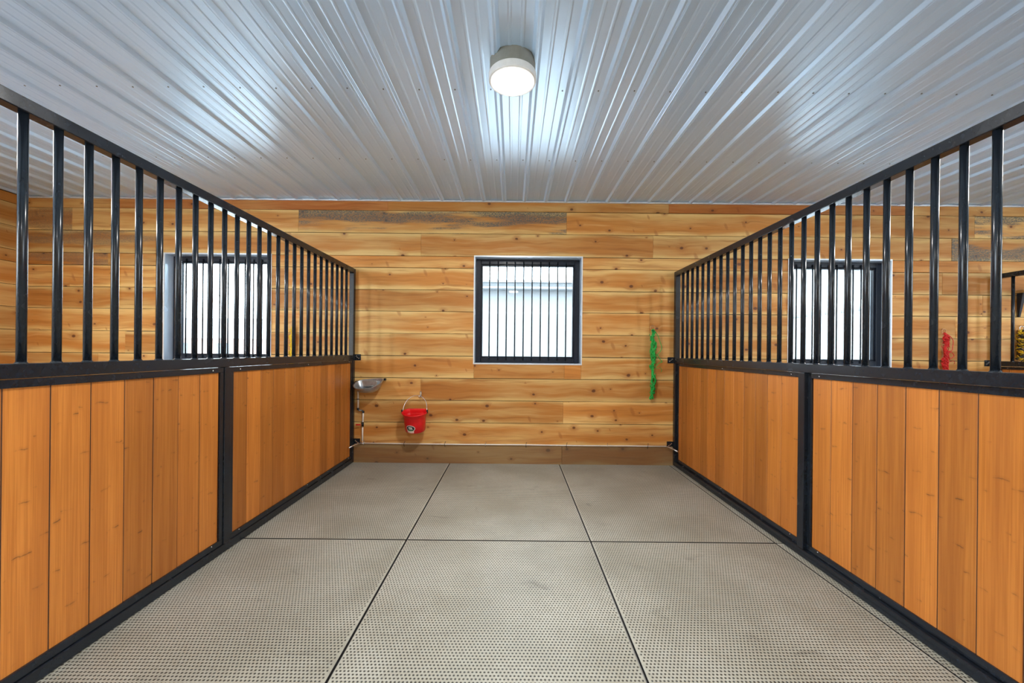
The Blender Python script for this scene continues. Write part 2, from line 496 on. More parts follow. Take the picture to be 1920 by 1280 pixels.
# board rows: z limits from the floor up
ROWS = [(0.205, 0.445), (0.445, 0.692), (0.692, 0.938), (0.938, 1.183), (1.183, 1.429), (1.429, 1.675),
        (1.675, 1.914), (1.914, 2.157), (2.157, 2.288), (2.288, 2.540), (2.540, 2.788), (2.788, 2.893)]
JOINTS = {0: [-3.1, 3.9], 1: [-4.2, 0.56, 4.4], 2: [-2.7, -1.02, 3.6], 3: [-4.6, 0.57, 5.0], 4: [-4.3, 2.3, 5.6], 5: [-2.35, 1.51, 4.9],
          6: [-4.4, 2.6, 5.2], 7: [-2.5, 2.2, 4.75], 8: [-4.5, 2.4, 4.6], 9: [-3.97, -1.03, 1.54, 4.85], 10: [-4.9, -2.39, 0.58, 3.7, 5.1], 11: [-4.39, -1.40, 1.71, 4.4]}
SPECIAL = {(10, 2): 'pine_stain', (9, 0): 'pine_some', (10, 0): 'pine_some', (11, 1): 'pine_red', (11, 3): 'pine_red', (11, 2): 'pine_pale',
           (10, 5): 'pine_stain', (9, 4): 'pine_stain', (8, 0): 'pine_some', (9, 3): 'pine_pale', (9, 1): 'pine_pale', (10, 3): 'pine'}
rb = random.Random(3)
def board(parent, x0, x1, z0, z1, mat):
    d = 0.020 + rb.uniform(-0.0018, 0.0018)
    g = 0.0020
    o = box('board', x0+0.0006, x1-0.0006, -d, 0.0, z0+g, z1-g*rb.uniform(0.6, 2.4), mat, parent, bev=0.0016)
    return o
for ri, (z0, z1) in enumerate(ROWS):
    cuts = [XL] + JOINTS[ri] + [XR]
    for ci in range(len(cuts)-1):
        segs = [(cuts[ci], cuts[ci+1])]
        if z1 > WZ0+0.005 and z0 < WZ1-0.004:
            for (a, b) in WIN:
                new = []
                for (s0, s1) in segs:
                    if b <= s0 or a >= s1: new.append((s0, s1)); continue
                    if z0 < WZ0 - 0.02 and False: continue
                    if a > s0: new.append((s0, a))
                    if b < s1: new.append((b, s1))
                    # the row that only partly overlaps the window keeps a notch below it
                    if z0 < WZ0:
                        board(wb, max(a, s0), min(b, s1), z0, WZ0, M['pine'])
                segs = new
        mk = SPECIAL.get((ri, ci), None)
        for (s0, s1) in segs:
            if s1 - s0 < 0.02: continue
            board(wb, s0, s1, z0, z1, M[mk] if mk else M[rb.choice(['pine', 'pine', 'pine', 'pine_pale', 'pine'])])

# dusty bottom plank
bb = empty('baseboard_back', (0, BACK, 0), 'wide dusty treated plank along the foot of the pine wall', 'baseboard', kind='structure')
for (a, b) in ((XL, -3.9), (-3.9, 0.55), (0.55, 4.1), (4.1, XR)):
    box('plank', a+0.001, b-0.001, -0.030, 0.0, -0.02, 0.204, M['skirt'], bb, bev=0.003)

wl = empty('wall_left', (XL, 0, 0), 'pine board end wall at the far left', 'wall', kind='structure')
box('sheathing', -0.17, 0.0, 0.55, BACK, 0, CEIL+0.1, M['seam_dark'], wl)
box('lintel', -0.17, 0.0, YF, 0.55, 2.75, CEIL+0.1, M['pine_y'], wl)
for ri, (z0, z1) in enumerate([(0.0, 0.205)] + ROWS):
    cuts = [0.55, 2.4 + 0.9*math.sin(ri*3.7), BACK-0.022]
    for a, b in zip(cuts[:-1], cuts[1:]):
        box('board', 0.0, 0.020+rb.uniform(-.0015, .0015), a+.0006, b-.0006, z0+.0016, z1-.003, M['pine_y'], wl, bev=0.0022)

wr = empty('wall_right', (XR, 0, 0))
box('sheathing', 0, 0.17, 0.55, BACK, 0, CEIL+0.1, M['pine_y'], wr)
box('lintel', 0, 0.17, YF, 0.55, 2.75, CEIL+0.1, M['pine_y'], wr)
tag(wr, 'pine board end wall beyond the right hand stalls', 'wall', kind='structure')

# far side of the aisle, behind the camera; the aisle is open at both ends
wf = box('wall_front', XL-0.2, XR+0.2, YF-0.17, YF, 0, CEIL+0.1, M['pine'])
tag(wf, 'pine wall across the aisle behind the camera', 'wall', kind='structure')

# ceiling of ribbed steel sheets
ce = empty('ceiling', (0, 0, CEIL), 'white ribbed steel sheet ceiling', 'ceiling', kind='structure')
box('sky_block_slab', XL-0.2, XR+0.2, YF-0.2, BACK+0.3, 0.035, 0.12, M['concrete'], ce)  # unseen slab added above the sheets to keep sky light out
PITCH = 0.2286
prof = []
for k in range(4):
    c = k*PITCH
    prof += [(c-0.026, 0), (c-0.0235, -0.002), (c-0.011, -0.0175), (c-0.009, -0.019), (c-0.004, -0.019), (c-0.003, -0.0175), (c+0.003, -0.0175), (c+0.004, -0.019), (c+0.009, -0.019), (c+0.011, -0.0175), (c+0.0235, -0.002), (c+0.026, 0)]
    for m in (PITCH/3+0.004, PITCH*2/3-0.004):
        q = c+m
        prof += [(q-0.012, 0), (q-0.004, -0.0020), (q+0.004, -0.0020), (q+0.012, 0)]
prof.append((4*PITCH-0.026, 0))
def panel_mesh():
    bm = bmesh.new()
    ys = [YF, BACK-0.002]
    th = 0.0008
    rows = []
    for y in ys:
        rows.append(([bm.verts.new((x, y, z)) for x, z in prof], [bm.verts.new((x, y, z+th)) for x, z in prof]))
    for lay in (0, 1):
        for i in range(len(prof)-1):
            a, b = rows[0][lay], rows[1][lay]
            bm.faces.new((a[i], b[i], b[i+1], a[i+1]))
    for e in (0, 1):
        for i in range(len(prof)-1):
            bm.faces.new((rows[e][0][i], rows[e][0][i+1], rows[e][1][i+1], rows[e][1][i]))
    bmesh.ops.recalc_face_normals(bm, faces=bm.faces)
    me = bpy.data.meshes.new('ceiling_panel'); bm.to_mesh(me); bm.free()
    return me
pm = panel_mesh()
def screws_mesh():
    bm = bmesh.new()
    for y in (1.62, 2.56, 3.50):
        for k in range(4):
            for dx in (0.045,):
                x = k*PITCH - dx
                b2 = bmesh.ops.create_cone(bm, cap_ends=True, segments=6, radius1=0.0055, radius2=0.004, depth=0.004, matrix=Matrix.Translation((x, y + 0.004*math.sin(k*5.1+y), -0.002)))
    me = bpy.data.meshes.new('screws'); bm.to_mesh(me); bm.free(); me.materials.append(M['screw'])
    return me
sm = screws_mesh()
x = 0.116 - 7*4*PITCH
while x < XR:
    if x + 4*PITCH > XL:
        p = link('ceiling_panel', pm, M['ceil'], ce, (x, 0, 0))
        sc = link('screws', sm, None, p); sc['kind'] = 'stuff'
    x += 4*PITCH
tr = empty('trim_1', (0, BACK, CEIL), 'thin bright steel channel where ceiling meets back wall', 'trim', kind='structure')
bm = bmesh.new()
add_box(bm, XL, XR, -0.040, -0.0225, -0.0225, -0.0195)
add_box(bm, XL, XR, -0.0235, -0.0215, -0.0195, 0.001)
add_box(bm, XL, XR, -0.042, -0.040, -0.0225, -0.010)
from_bm('channel', bm, M['trim'], tr)

# ------------------------------------------------------------------ windows
def make_window(n, x0, x1, label, nb=10):
    w = empty('window_%d' % n, ((x0+x1)/2, BACK, WZ0), label, 'window', kind='structure')
    hw = (x1-x0)/2; H = WZ1-WZ0; D = WALLT
    L = M['liner']
    # liner boards of the reveal
    t = 0.006
    box('reveal', -hw, -hw+t, -0.022, D-0.03, 0, H, M['reveal'], w)
    box('reveal', hw-t, hw, -0.022, D-0.03, 0, H, M['reveal'], w)
    box('reveal', -hw+t, hw-t, -0.022, D-0.03, H-t, H, M['reveal'], w)
    box('sill', -hw+t, hw-t, -0.022, D-0.03, 0, t, M['reveal'], w)
    # thin bright edge trim on the boards
    e = 0.009
    for (a, b, c, d) in ((-hw-e, -hw+0.002, -e, H+e), (hw-0.002, hw+e, -e, H+e), (-hw+0.002, hw-0.002, H-0.002, H+e), (-hw+0.002, hw-0.002, -e, 0.002)):
        box('edge_trim', a, b, -0.0275, -0.0225, c, d, M['trim'], w)
    # sash frame
    fw = 0.058; y0, y1 = 0.085, D-0.01
    box('frame', -hw+t, -hw+t+fw, y0, y1, t, H-t, L, w, bev=0.004)
    box('frame', hw-t-fw, hw-t, y0, y1, t, H-t, L, w, bev=0.004)
    box('frame', -hw+t+fw, hw-t-fw, y0, y1, H-t-fw, H-t, L, w, bev=0.004)
    box('frame', -hw+t+fw, hw-t-fw, y0, y1, t, t+fw, L, w, bev=0.004)
    s = 0.016; a = hw-t-fw
    box('sash', -a, -a+s, y0+0.02, y1-0.012, t+fw, H-t-fw, L, w, bev=0.002)
    box('sash', a-s, a, y0+0.02, y1-0.012, t+fw, H-t-fw, L, w, bev=0.002)
    box('sash', -a+s, a-s, y0+0.02, y1-0.012, H-t-fw-s, H-t-fw, L, w, bev=0.002)
    box('sash', -a+s, a-s, y0+0.02, y1-0.012, t+fw, t+fw+s, L, w, bev=0.002)
    box('pane', -a+s, a-s, y1-0.026, y1-0.020, t+fw+s, H-t-fw-s, M['glass'], w)
    bm = bmesh.new(); add_tube(bm, [(0, 0, t+fw*0.5), (0, 0, H-t-fw*0.5)], 0.0075, 10)
    me = bpy.data.meshes.new('bar'); bmesh.ops.recalc_face_normals(bm, faces=bm.faces); bm.to_mesh(me); bm.free()
    for k in range(nb):
        link('bar', me, M['black'], w, (-a + 2*a*(k+1)/(nb+1), y0-0.008, 0))
    return w
make_window(1, *WIN[0], 'square window with ten thin vertical bars above the middle of the stall')
make_window(2, *WIN[1], 'barred square window seen through the grille of the left partition')
make_window(3, *WIN[2], 'barred square window seen through the grille of the right partition')
make_window(4, *WIN[3], 'barred square window in the outermost right hand stall')

# ------------------------------------------------------------------ rubber mats
def mat_piece(x0, x1, y0, y1, label, cx=None, cy=None):
    """origin at the centre of the full factory mat so the studs keep their grid"""
    cx = (x0+x1)/2 if cx is None else cx
    cy = (y0+y1)/2 if cy is None else cy
    me = box_me('rubber_mat', x0-cx, x1-cx, y0-cy, y1-cy, -0.02, 0.0, 0.003, 2)
    o = link('rubber_mat', me, M['mat'], None, (cx, cy, 0))
    return tag(o, label, 'floor mat', 'rubber mats on the stall floor')
SX = [-1.905, -0.687, 0.520, 1.737]
BY = BACK - 0.031
SY = [BY, BY-1.80, BY-3.62]
names = [['grey studded rubber mat in the back corner under the red bucket', 'grey studded rubber mat against the wall below the middle window', 'grey studded rubber mat in the back corner below the green hay net'],
         ['grey studded rubber mat in the foreground along the left partition', 'grey studded rubber mat in the foreground centre of the stall', 'grey studded rubber mat in the foreground along the right partition']]
for r_ in range(2):
    for c_ in range(3):
        x0 = SX[c_]+0.005; x1 = SX[c_+1]-0.005
        cx = (x0+x1)/2
        if c_ == 0: x0 = -1.812
        mat_piece(x0, x1, SY[r_+1]+0.006, SY[r_]-(0.006 if r_ else 0.0025), names[r_][c_], cx=cx)
mat_piece(SX[3]+0.002, 1.842, SY[1]+0.003, SY[0]-0.003, 'narrow cut rubber strip along the back half of the right partition', cx=1.56)
mat_piece(SX[3]+0.002, 1.842, SY[2], SY[1]-0.003, 'narrow cut rubber strip along the front half of the right partition', cx=1.56)
mat_piece(-1.812, 1.842, SY[2]-1.2, SY[2]-0.004, 'grey rubber mat at the stall doorway', cx=0, cy=SY[2]-0.6)

# ------------------------------------------------------------------ stall partitions
Z_TOP, Z_MID, Z_BOT = 2.136, 1.184, 0.0
Y_END = BACK - 0.021      # touching the boards
Y_FRONT = 0.80
TH = 0.050
def make_partition(s, x_face, bar0, pitch, post_y, plank_marks, ch_rec, pl_rec, label):
    """s=+1: looks towards +X (left partition), s=-1: looks towards -X. local x=0 is the stall side face."""
    root = empty('stall_partition', (x_face, 0, 0), label, 'stall partition', 'steel and plank stall partitions')
    B = M['black']
    def bx(name, xa, xb, y0, y1, z0, z1, mat=B, parent=root, bev=0.003, seg=2):
        xa, xb = (-xa*s, -xb*s)
        return box(name, min(xa, xb), max(xa, xb), y0, y1, z0, z1, mat, parent, bev, seg)
    # depth d runs from the stall face (0) into the partition (TH)
    bx('post', 0, TH, Y_END-0.050, Y_END, 0.004, Z_TOP-0.0505)
    bx('post', 0, TH, Y_FRONT, Y_FRONT+0.050, 0.004, Z_TOP-0.0505)
    bx('post', 0.0, TH, post_y-0.027, post_y+0.027, 0.052, Z_MID-0.054)
    bx('top_rail', 0, TH, Y_FRONT, Y_END, Z_TOP-0.050, Z_TOP)
    bx('middle_rail', 0, TH, Y_FRONT+0.0505, Y_END-0.0505, Z_MID-0.053, Z_MID)
    bx('bottom_rail', 0, TH, Y_FRONT+0.0505, Y_END-0.0505, 0.004, 0.051)
    zb, zt = 0.054, Z_MID-0.056           # panel frame limits
    spans = ((post_y+0.028, Y_END-0.052), (Y_FRONT+0.052, post_y-0.028))
    fw = 0.030
    for (a, b) in spans:
        bx('panel_frame', ch_rec, TH-0.004, a, b, zt-fw, zt, bev=0.002)
        bx('panel_frame', ch_rec, TH-0.004, a, b, zb, zb+fw*1.1, bev=0.002)
        bx('panel_frame', ch_rec, TH-0.004, a, a+fw, zb+fw*1.1, zt-fw, bev=0.002)
        bx('panel_frame', ch_rec, TH-0.004, b-fw, b, zb+fw*1.1, zt-fw, bev=0.002)
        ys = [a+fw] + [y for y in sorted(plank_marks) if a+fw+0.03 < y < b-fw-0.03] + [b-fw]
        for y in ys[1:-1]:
            bx('groove_darkener', pl_rec+0.0022, TH-0.012, y-0.0020, y+0.0020, zb+fw*1.1-0.003, zt-fw+0.003, M['groove_dark'], bev=0.0)  # dark strip added in each plank gap to darken the groove
        for y0, y1 in zip(ys[:-1], ys[1:]):
            r = pl_rec + random.uniform(-0.0008, 0.0008)
            bx('plank', r, TH-0.010, y0+0.0022, y1-0.0022, zb+fw*1.1-0.004, zt-fw+0.004, M['bamboo'], bev=0.0014, seg=1)
        # rivets along the frame
        n = max(2, int((b-a)/0.55))
        for k in range(n):
            y = a + 0.09 + (b-a-0.18)*k/(n-1)
            for z in (zt-fw*0.5, zb+fw*0.9):
                bm = bmesh.new()
                bmesh.ops.create_uvsphere(bm, u_segments=8, v_segments=5, radius=0.0042)
                from_bm('screw', bm, M['chrome'], root, (-(ch_rec)*s, y, z), smooth=True)
    # bars
    bm = bmesh.new(); add_tube(bm, [(0, 0, Z_MID-0.001), (0, 0, Z_TOP-0.049)], 0.0138, 16)
    me = bpy.data.meshes.new('bar'); bmesh.ops.recalc_face_normals(bm, faces=bm.faces); bm.to_mesh(me); bm.free()
    bm = bmesh.new(); add_lathe(bm, [(0.0138, 0.006), (0.0175, 0.0015), (0.018, 0.0)], 12)
    bmesh.ops.recalc_face_normals(bm, faces=bm.faces)
    wme = bpy.data.meshes.new('weld'); bm.to_mesh(wme); bm.free()
    k = 0
    while bar0 - k*pitch > Y_FRONT + 0.10:
        b = link('bar', me, B, root, (-TH/2*s, bar0-k*pitch, 0))
        link('weld', wme, B, b, (0, 0, Z_MID))
        k += 1
    # wall brackets
    for z in (1.160, 0.228):
        br = bx('bracket', -0.066, -0.001, Y_END-0.006, Y_END-0.0005, z-0.034, z+0.034, bev=0.0015, seg=1)
        ear = box('bracket_ear', -0.0025, 0.0025, -0.028, 0.0, -0.034, 0.034, B, br, bev=0.001)
        ear.location = (-0.030*s, -0.016, 0)
        for dx, dz in ((-0.016, 0.012), (0.012, -0.010), (-0.004, 0.0)):
            bm = bmesh.new()
            bmesh.ops.create_cone(bm, cap_ends=True, segments=6, radius1=0.0075, radius2=0.0065, depth=0.008, matrix=Matrix.Rotation(PI/2, 4, 'X'))
            from_bm('bolt', bm, M['chrome'], br, (dx*s, -0.006, dz))
    return root
marksL = [2.269-0.1465*k for k in range(1, 11)] + [2.269] + [2.671+0.1465*k for k in range(0, 12)]
marksR = [2.279-0.1440*k for k in range(0, 11)] + [2.700+0.1455*k for k in range(0, 12)]
pL = make_partition(+1, -1.750, 4.262, 0.1125, 2.470, marksL, 0.006, 0.016, 'black barred stall partition with bamboo planks, beside the metal drinking bowl')
pR = make_partition(-1, 1.777, 4.270, 0.1108, 2.475, marksR, 0.022, 0.030, 'black barred stall partition with bamboo planks, beside the green hay net')
pF = copy_tree(pR)
pF.location.x = 5.285
pF['label'] = 'farthest black stall partition, glimpsed at the right edge past the red hay net'

# ------------------------------------------------------------------ ceiling lamps
def make_lamp(x, y, label):
    root = empty('ceiling_lamp', (x, y, CEIL-0.116), label, 'lamp', 'round ceiling lamps')
    bm = bmesh.new()
    add_lathe(bm, [(0.0, 0.116), (0.131, 0.116), (0.131, 0.043), (0.0, 0.043)], 48)
    from_bm('mounting_box', bm, M['gasket'], root)
    bm = bmesh.new()
    add_lathe(bm, [(0.0, 0.0425), (0.134, 0.0425), (0.1365, 0.040), (0.1365, 0.006), (0.133, 0.001), (0.126, 0.0), (0.1135, 0.0015), (0.1135, 0.012), (0.0, 0.012)], 64)
    o = from_bm('housing', bm, M['white'], root)
    bm = bmesh.new()
    add_lathe(bm, [(0.1125, 0.0115), (0.1125, 0.003), (0.105, 0.0020), (0.0, 0.0010)], 64)
    from_bm('diffuser', bm, M['lamp'], root)
    return root
LX, LY = -0.018, 2.315
make_lamp(LX, LY, 'round white flush ceiling lamp glowing over the middle of the stall')
make_lamp(-3.60, LY, 'unseen round ceiling lamp added for fill over the left neighbouring stall')  # side stall lamps are unseen, added to light the interior
make_lamp(3.60, LY, 'unseen round ceiling lamp added for fill over the right neighbouring stall')
make_lamp(7.1, LY, 'unseen round ceiling lamp added for fill over the outermost right stall')
make_lamp(-3.60, -1.3, 'unseen round ceiling lamp added for fill over the aisle in front of the left stall')  # aisle lamps are unseen, added behind the camera as fill light
make_lamp(0.0, -1.3, 'unseen round ceiling lamp added for fill over the aisle in front of the middle stall')
make_lamp(3.60, -1.3, 'unseen round ceiling lamp added for fill over the aisle in front of the right stall')

# ------------------------------------------------------------------ red bucket, hook
FACE = BACK - 0.0225      # front face of the boards
def d_loop(rx, ry, flat, n=56):
    """D-shaped outline: ellipse cut by the wall side at y=flat"""
    pts = []
    for k in range(n):
        a = 2*PI*k/n
        x, y = rx*math.cos(a), ry*math.sin(a)
        pts.append((x, min(y, flat)))
    return pts
BX, BZ = -1.048, 0.380
buck = empty('bucket', (BX, FACE-0.105, BZ), 'red flat-backed plastic bucket hanging on the pine wall', 'bucket')
buck.rotation_euler.x = 0.20
secs = [(0.000, 0.100), (0.006, 0.106), (0.110, 0.1135), (0.165, 0.1165), (0.168, 0.1205), (0.180, 0.1225), (0.196, 0.132), (0.204, 0.137), (0.210, 0.137), (0.212, 0.133), (0.206, 0.128), (0.190, 0.121), (0.100, 0.110), (0.012, 0.102)]
bm = bmesh.new()
rings = []
for (z, r) in secs:
    rings.append([bm.verts.new((x_, y_, z)) for x_, y_ in d_loop(r, r*0.97, 0.080+(r-0.11)*0.7)])
n = len(rings[0])
for i in range(len(rings)-1):
    for k in range(n):
        bm.faces.new((rings[i][k], rings[i][(k+1) % n], rings[i+1][(k+1) % n], rings[i+1][k])).smooth = True
bm.faces.new(rings[0][::-1]); bm.faces.new(rings[-1])
from_bm('body', bm, M['red'], buck)
# ears and wire bail
for sx in (-1, 1):
    e = box('handle_ear', sx*0.136-0.006, sx*0.136+0.006, -0.012, 0.012, 0.196, 0.232, M['darkcord'], buck, bev=0.003)
hp = []
for k in range(25):
    a = PI*k/24
    hp.append((0.128*math.cos(a), 0.125*math.sin(a)**0.8 if 0 < k < 24 else 0.0, 0.212 + 0.140*math.sin(a)**0.85 if 0 < k < 24 else 0.212))
tube('bail_handle', hp, 0.0032, M['chrome'], buck, 8)
# sticker following the bucket front
def on_bucket(u, v, lift):
    """u across (m, arc), v up (m)"""
    r = 0.1062 + (0.1135-0.1062)*max(0, (v-0.006))/0.104 + lift
    a = u/0.110
    return (r*math.sin(a), -r*0.97*math.cos(a), v)
def patch_mesh(name, outline, lift, mat):
    """fan of a star-shaped outline, cut fine enough to follow the curve"""
    cu = sum(p[0] for p in outline)/len(outline); cv = sum(p[1] for p in outline)/len(outline)
    bm = bmesh.new(); prev = None; N = 4
    c0 = bm.verts.new(on_bucket(cu, cv, lift))
    for f in range(1, N+1):
        ring = [bm.verts.new(on_bucket(cu+(p[0]-cu)*f/N, cv+(p[1]-cv)*f/N, lift)) for p in outline]
        m = len(ring)
        for k in range(m):
            if prev is None: bm.faces.new((c0, ring[k], ring[(k+1) % m]))
            else: bm.faces.new((prev[k], ring[k], ring[(k+1) % m], prev[(k+1) % m]))
        prev = ring
    return bm
def oval(cu, cv, a, b, n=28, lo=0, hi=2*PI):
    return [(cu+a*math.cos(lo+(hi-lo)*k/n), cv+b*math.sin(lo+(hi-lo)*k/n)) for k in range(n)]
su, sv = -0.026, 0.062
shape = [(p[0], p[1]) for p in oval(su, sv, 0.051, 0.034, 24, -0.75, PI+0.75)] + [(su-0.036, sv-0.052), (su-0.012, sv-0.053), (su+0.012, sv-0.053), (su+0.036, sv-0.052)]
stk = from_bm('sticker', patch_mesh('sticker', shape, 0.0008, None), M['sticker'], buck)
from_bm('sticker_print', patch_mesh('p', oval(su, sv-0.001, 0.045, 0.027), 0.0014, None), M['sticker_black'], stk)
from_bm('sticker_print', patch_mesh('p', oval(su-0.002, sv+0.006, 0.024, 0.012), 0.0020, None), M['sticker_grey'], stk)
from_bm('sticker_print', patch_mesh('p', oval(su+0.004, sv-0.009, 0.026, 0.006), 0.0021, None), M['sticker_grey'], stk)
from_bm('sticker_print', patch_mesh('p', oval(su-0.010, sv+0.007, 0.006, 0.009), 0.0026, None), M['sticker'], stk)
from_bm('sticker_print', patch_mesh('p', oval(su+0.010, sv+0.004, 0.009, 0.006), 0.0026, None), M['sticker'], stk)
from_bm('sticker_print', patch_mesh('p', oval(su, sv-0.023, 0.034, 0.0065), 0.0018, None), M['sticker_green'], stk)
from_bm('sticker_print', patch_mesh('p', [(su-0.032, sv-0.050), (su+0.032, sv-0.050), (su+0.034, sv-0.036), (su-0.034, sv-0.036)], 0.0014, None), M['sticker_pink'], stk)

hk = empty('wall_hook', (BX+0.030, FACE, 0.755), 'small zinc hook screwed to the wall above the red bucket', 'hook')
box('plate', -0.010, 0.010, -0.0045, -0.0005, -0.012, 0.036, M['chrome'], hk, bev=0.001)
tube('hook_arm', [(0, -0.004, 0.0), (0, -0.018, -0.010), (0, -0.030, -0.026), (-0.004, -0.044, -0.032), (-0.006, -0.056, -0.024), (-0.006, -0.060, -0.008)], 0.0042, M['chrome'], hk, 8)
tube('snap_clip', [(0.002, -0.012, 0.034), (0.010, -0.016, 0.018), (0.012, -0.020, -0.004), (0.004, -0.022, -0.020)], 0.0045, M['chrome'], hk, 8)

# ------------------------------------------------------------------ drinking bowl
bowl = empty('drinking_bowl', (-1.565, FACE, 0.78), 'grey metal automatic drinking bowl on the wall in the corner', 'drinking bowl')
def rim_z(x_, y_):  # y_ negative = towards the room
    return 0.146 + 0.055*(x_/0.15)*0.25 + 0.40*y_
def bowl_outline(f, n=40):
    pts = []
    for k in range(n):
        a = 2*PI*k/n
        x_ = 0.150*math.cos(a)
        y_ = math.sin(a)
        y_ = -0.095 + (0.085*max(0, y_)**0.45 if y_ > 0 else 0.145*y_)
        pts.append((x_*f, -0.095 + (y_+0.095)*f))
    return pts
bm = bmesh.new(); rings = []
levels = [(1.0, 0.0, 0), (0.99, 0.0, -0.030), (0.93, 0.0, -0.30), (0.80, 0.0, -0.62), (0.60, 0.0, -0.85), (0.32, 0.0, -0.97)]
def bring(f, dep, inset):
    out = []
    for x_, y_ in bowl_outline(f):
        fx, fy = x_/max(f, 0.01), -0.095+(y_+0.095)/max(f, 0.01)
        zr = rim_z(fx, fy)
        z = zr*(1+dep) if dep > -0.9 else zr*(1+dep)
        out.append(bm.verts.new((x_*(1-inset), -0.095+(y_+0.095)*(1-inset), z + (0.004 if inset else 0))))
    return out
for f, _, dep in levels[::-1]: rings.append(bring(f, dep, 0))
lip = [bm.verts.new((v.co.x*1.05, -0.095+(v.co.y+0.095)*1.05 if v.co.y < -0.02 else v.co.y, v.co.z+0.004)) for v in rings[-1]]
rings.append(lip)
for f, _, dep in levels: rings.append(bring(f, dep*0.9, 0.035))
n = len(rings[0])
for i in range(len(rings)-1):
    for k in range(n):
        bm.faces.new((rings[i][k], rings[i][(k+1) % n], rings[i+1][(k+1) % n], rings[i+1][k])).smooth = True
bm.faces.new(rings[0][::-1]); bm.faces.new(rings[-1])
from_bm('bowl', bm, M['steel'], bowl)
box('valve_cover', -0.085, 0.085, -0.060, -0.014, 0.060, 0.128, M['steel'], bowl, bev=0.008, seg=2)
box('paddle', -0.050, 0.050, -0.125, -0.062, 0.070, 0.078, M['steel'], bowl, bev=0.003)
box('mounting_plate', -0.060, 0.060, -0.0110, -0.0005, 0.010, 0.112, M['black'], bowl, bev=0.002)
box('mounting_tab', 0.142, 0.166, -0.034, -0.0005, 0.128, 0.152, M['black'], bowl, bev=0.003)
box('mounting_tab', -0.166, -0.142, -0.040, -0.0005, 0.098, 0.122, M['black'], bowl, bev=0.003)

# ------------------------------------------------------------------ water pipe on the wall
PY = -0.040
pipe = empty('water_pipe', (0, BACK, 0), 'white water line with black couplings along the skirting plank and up to the bowl', 'pipe')
def P(x_, z_, y_=PY): return (x_, y_, z_)
tube('pipe_run', [P(-1.652, 0.214), P(-1.3, 0.213), P(-0.6, 0.2105), P(0.1, 0.2125), P(0.8, 0.2095), P(1.4, 0.211), P(1.705, 0.210)], 0.0068, M['pex'], pipe, 10)
tube('riser', [P(-1.652, 0.222), P(-1.652, 0.40)], 0.0085, M['pex'], pipe, 10)
tube('riser', [P(-1.650, 0.44), P(-1.646, 0.560)], 0.0085, M['pex'], pipe, 10)
tube('riser', [P(-1.648, 0.572), P(-1.700, 0.577)], 0.0085, M['black'], pipe, 10)
tube('riser', [P(-1.704, 0.585), P(-1.704, 0.74), P(-1.708, 0.80), P(-1.716, 0.850)], 0.0088, M['pex'], pipe, 10)
for (x_, z_, L_, mt) in ((-1.6515, 0.420, 0.045, 'black'), (-1.651, 0.452, 0.018, 'chrome'), (-1.652, 0.398, 0.014, 'chrome'), (-1.6465, 0.560, 0.024, 'black'), (-1.704, 0.592, 0.024, 'black'), (-1.652, 0.228, 0.020, 'brass'), (-1.705, 0.700, 0.008, 'black'), (-1.713, 0.855, 0.020, 'black')):
    tube('coupling', [P(x_, z_-L_/2), P(x_, z_+L_/2)], 0.0125, M[mt], pipe, 10)
for x_ in (-1.662, -1.676, -1.690):
    tube('coupling', [P(x_-0.003, 0.575), P(x_+0.003, 0.575)], 0.0112, M['chrome'], pipe, 10)
tube('tee', [P(-1.672, 0.214), P(-1.634, 0.2135)], 0.0118, M['chrome'], pipe, 10)
tube('flexible_end', [P(-1.668, 0.214), P(-1.700, 0.212, -0.080), P(-1.722, 0.205, -0.140), P(-1.744, 0.195, -0.185)], 0.0078, M['chrome'], pipe, 8)
tube('flexible_end', [P(1.700, 0.210), P(1.728, 0.204, -0.085), P(1.752, 0.196, -0.130), P(1.772, 0.186, -0.175)], 0.0078, M['chrome'], pipe, 8)
lev = box('valve_lever', -1.722, -1.668, PY-0.020, PY-0.014, 0.412, 0.428, M['redcord'], pipe, bev=0.003)
for i in range(8):
    x_ = -1.640 + 0.4475*i
    bm = bmesh.new()
    add_tube(bm, [(0.010, 0.009, 0.028), (0.004, -0.006, 0.018), (0.0, -0.0105, 0.0), (0.0, -0.008, -0.012), (0.003, 0.009, -0.030)], 0.0026, 6)
    from_bm('pipe_clip', bm, M['darkcord'] if i % 3 else M['chrome'], pipe, P(x_, 0.211))

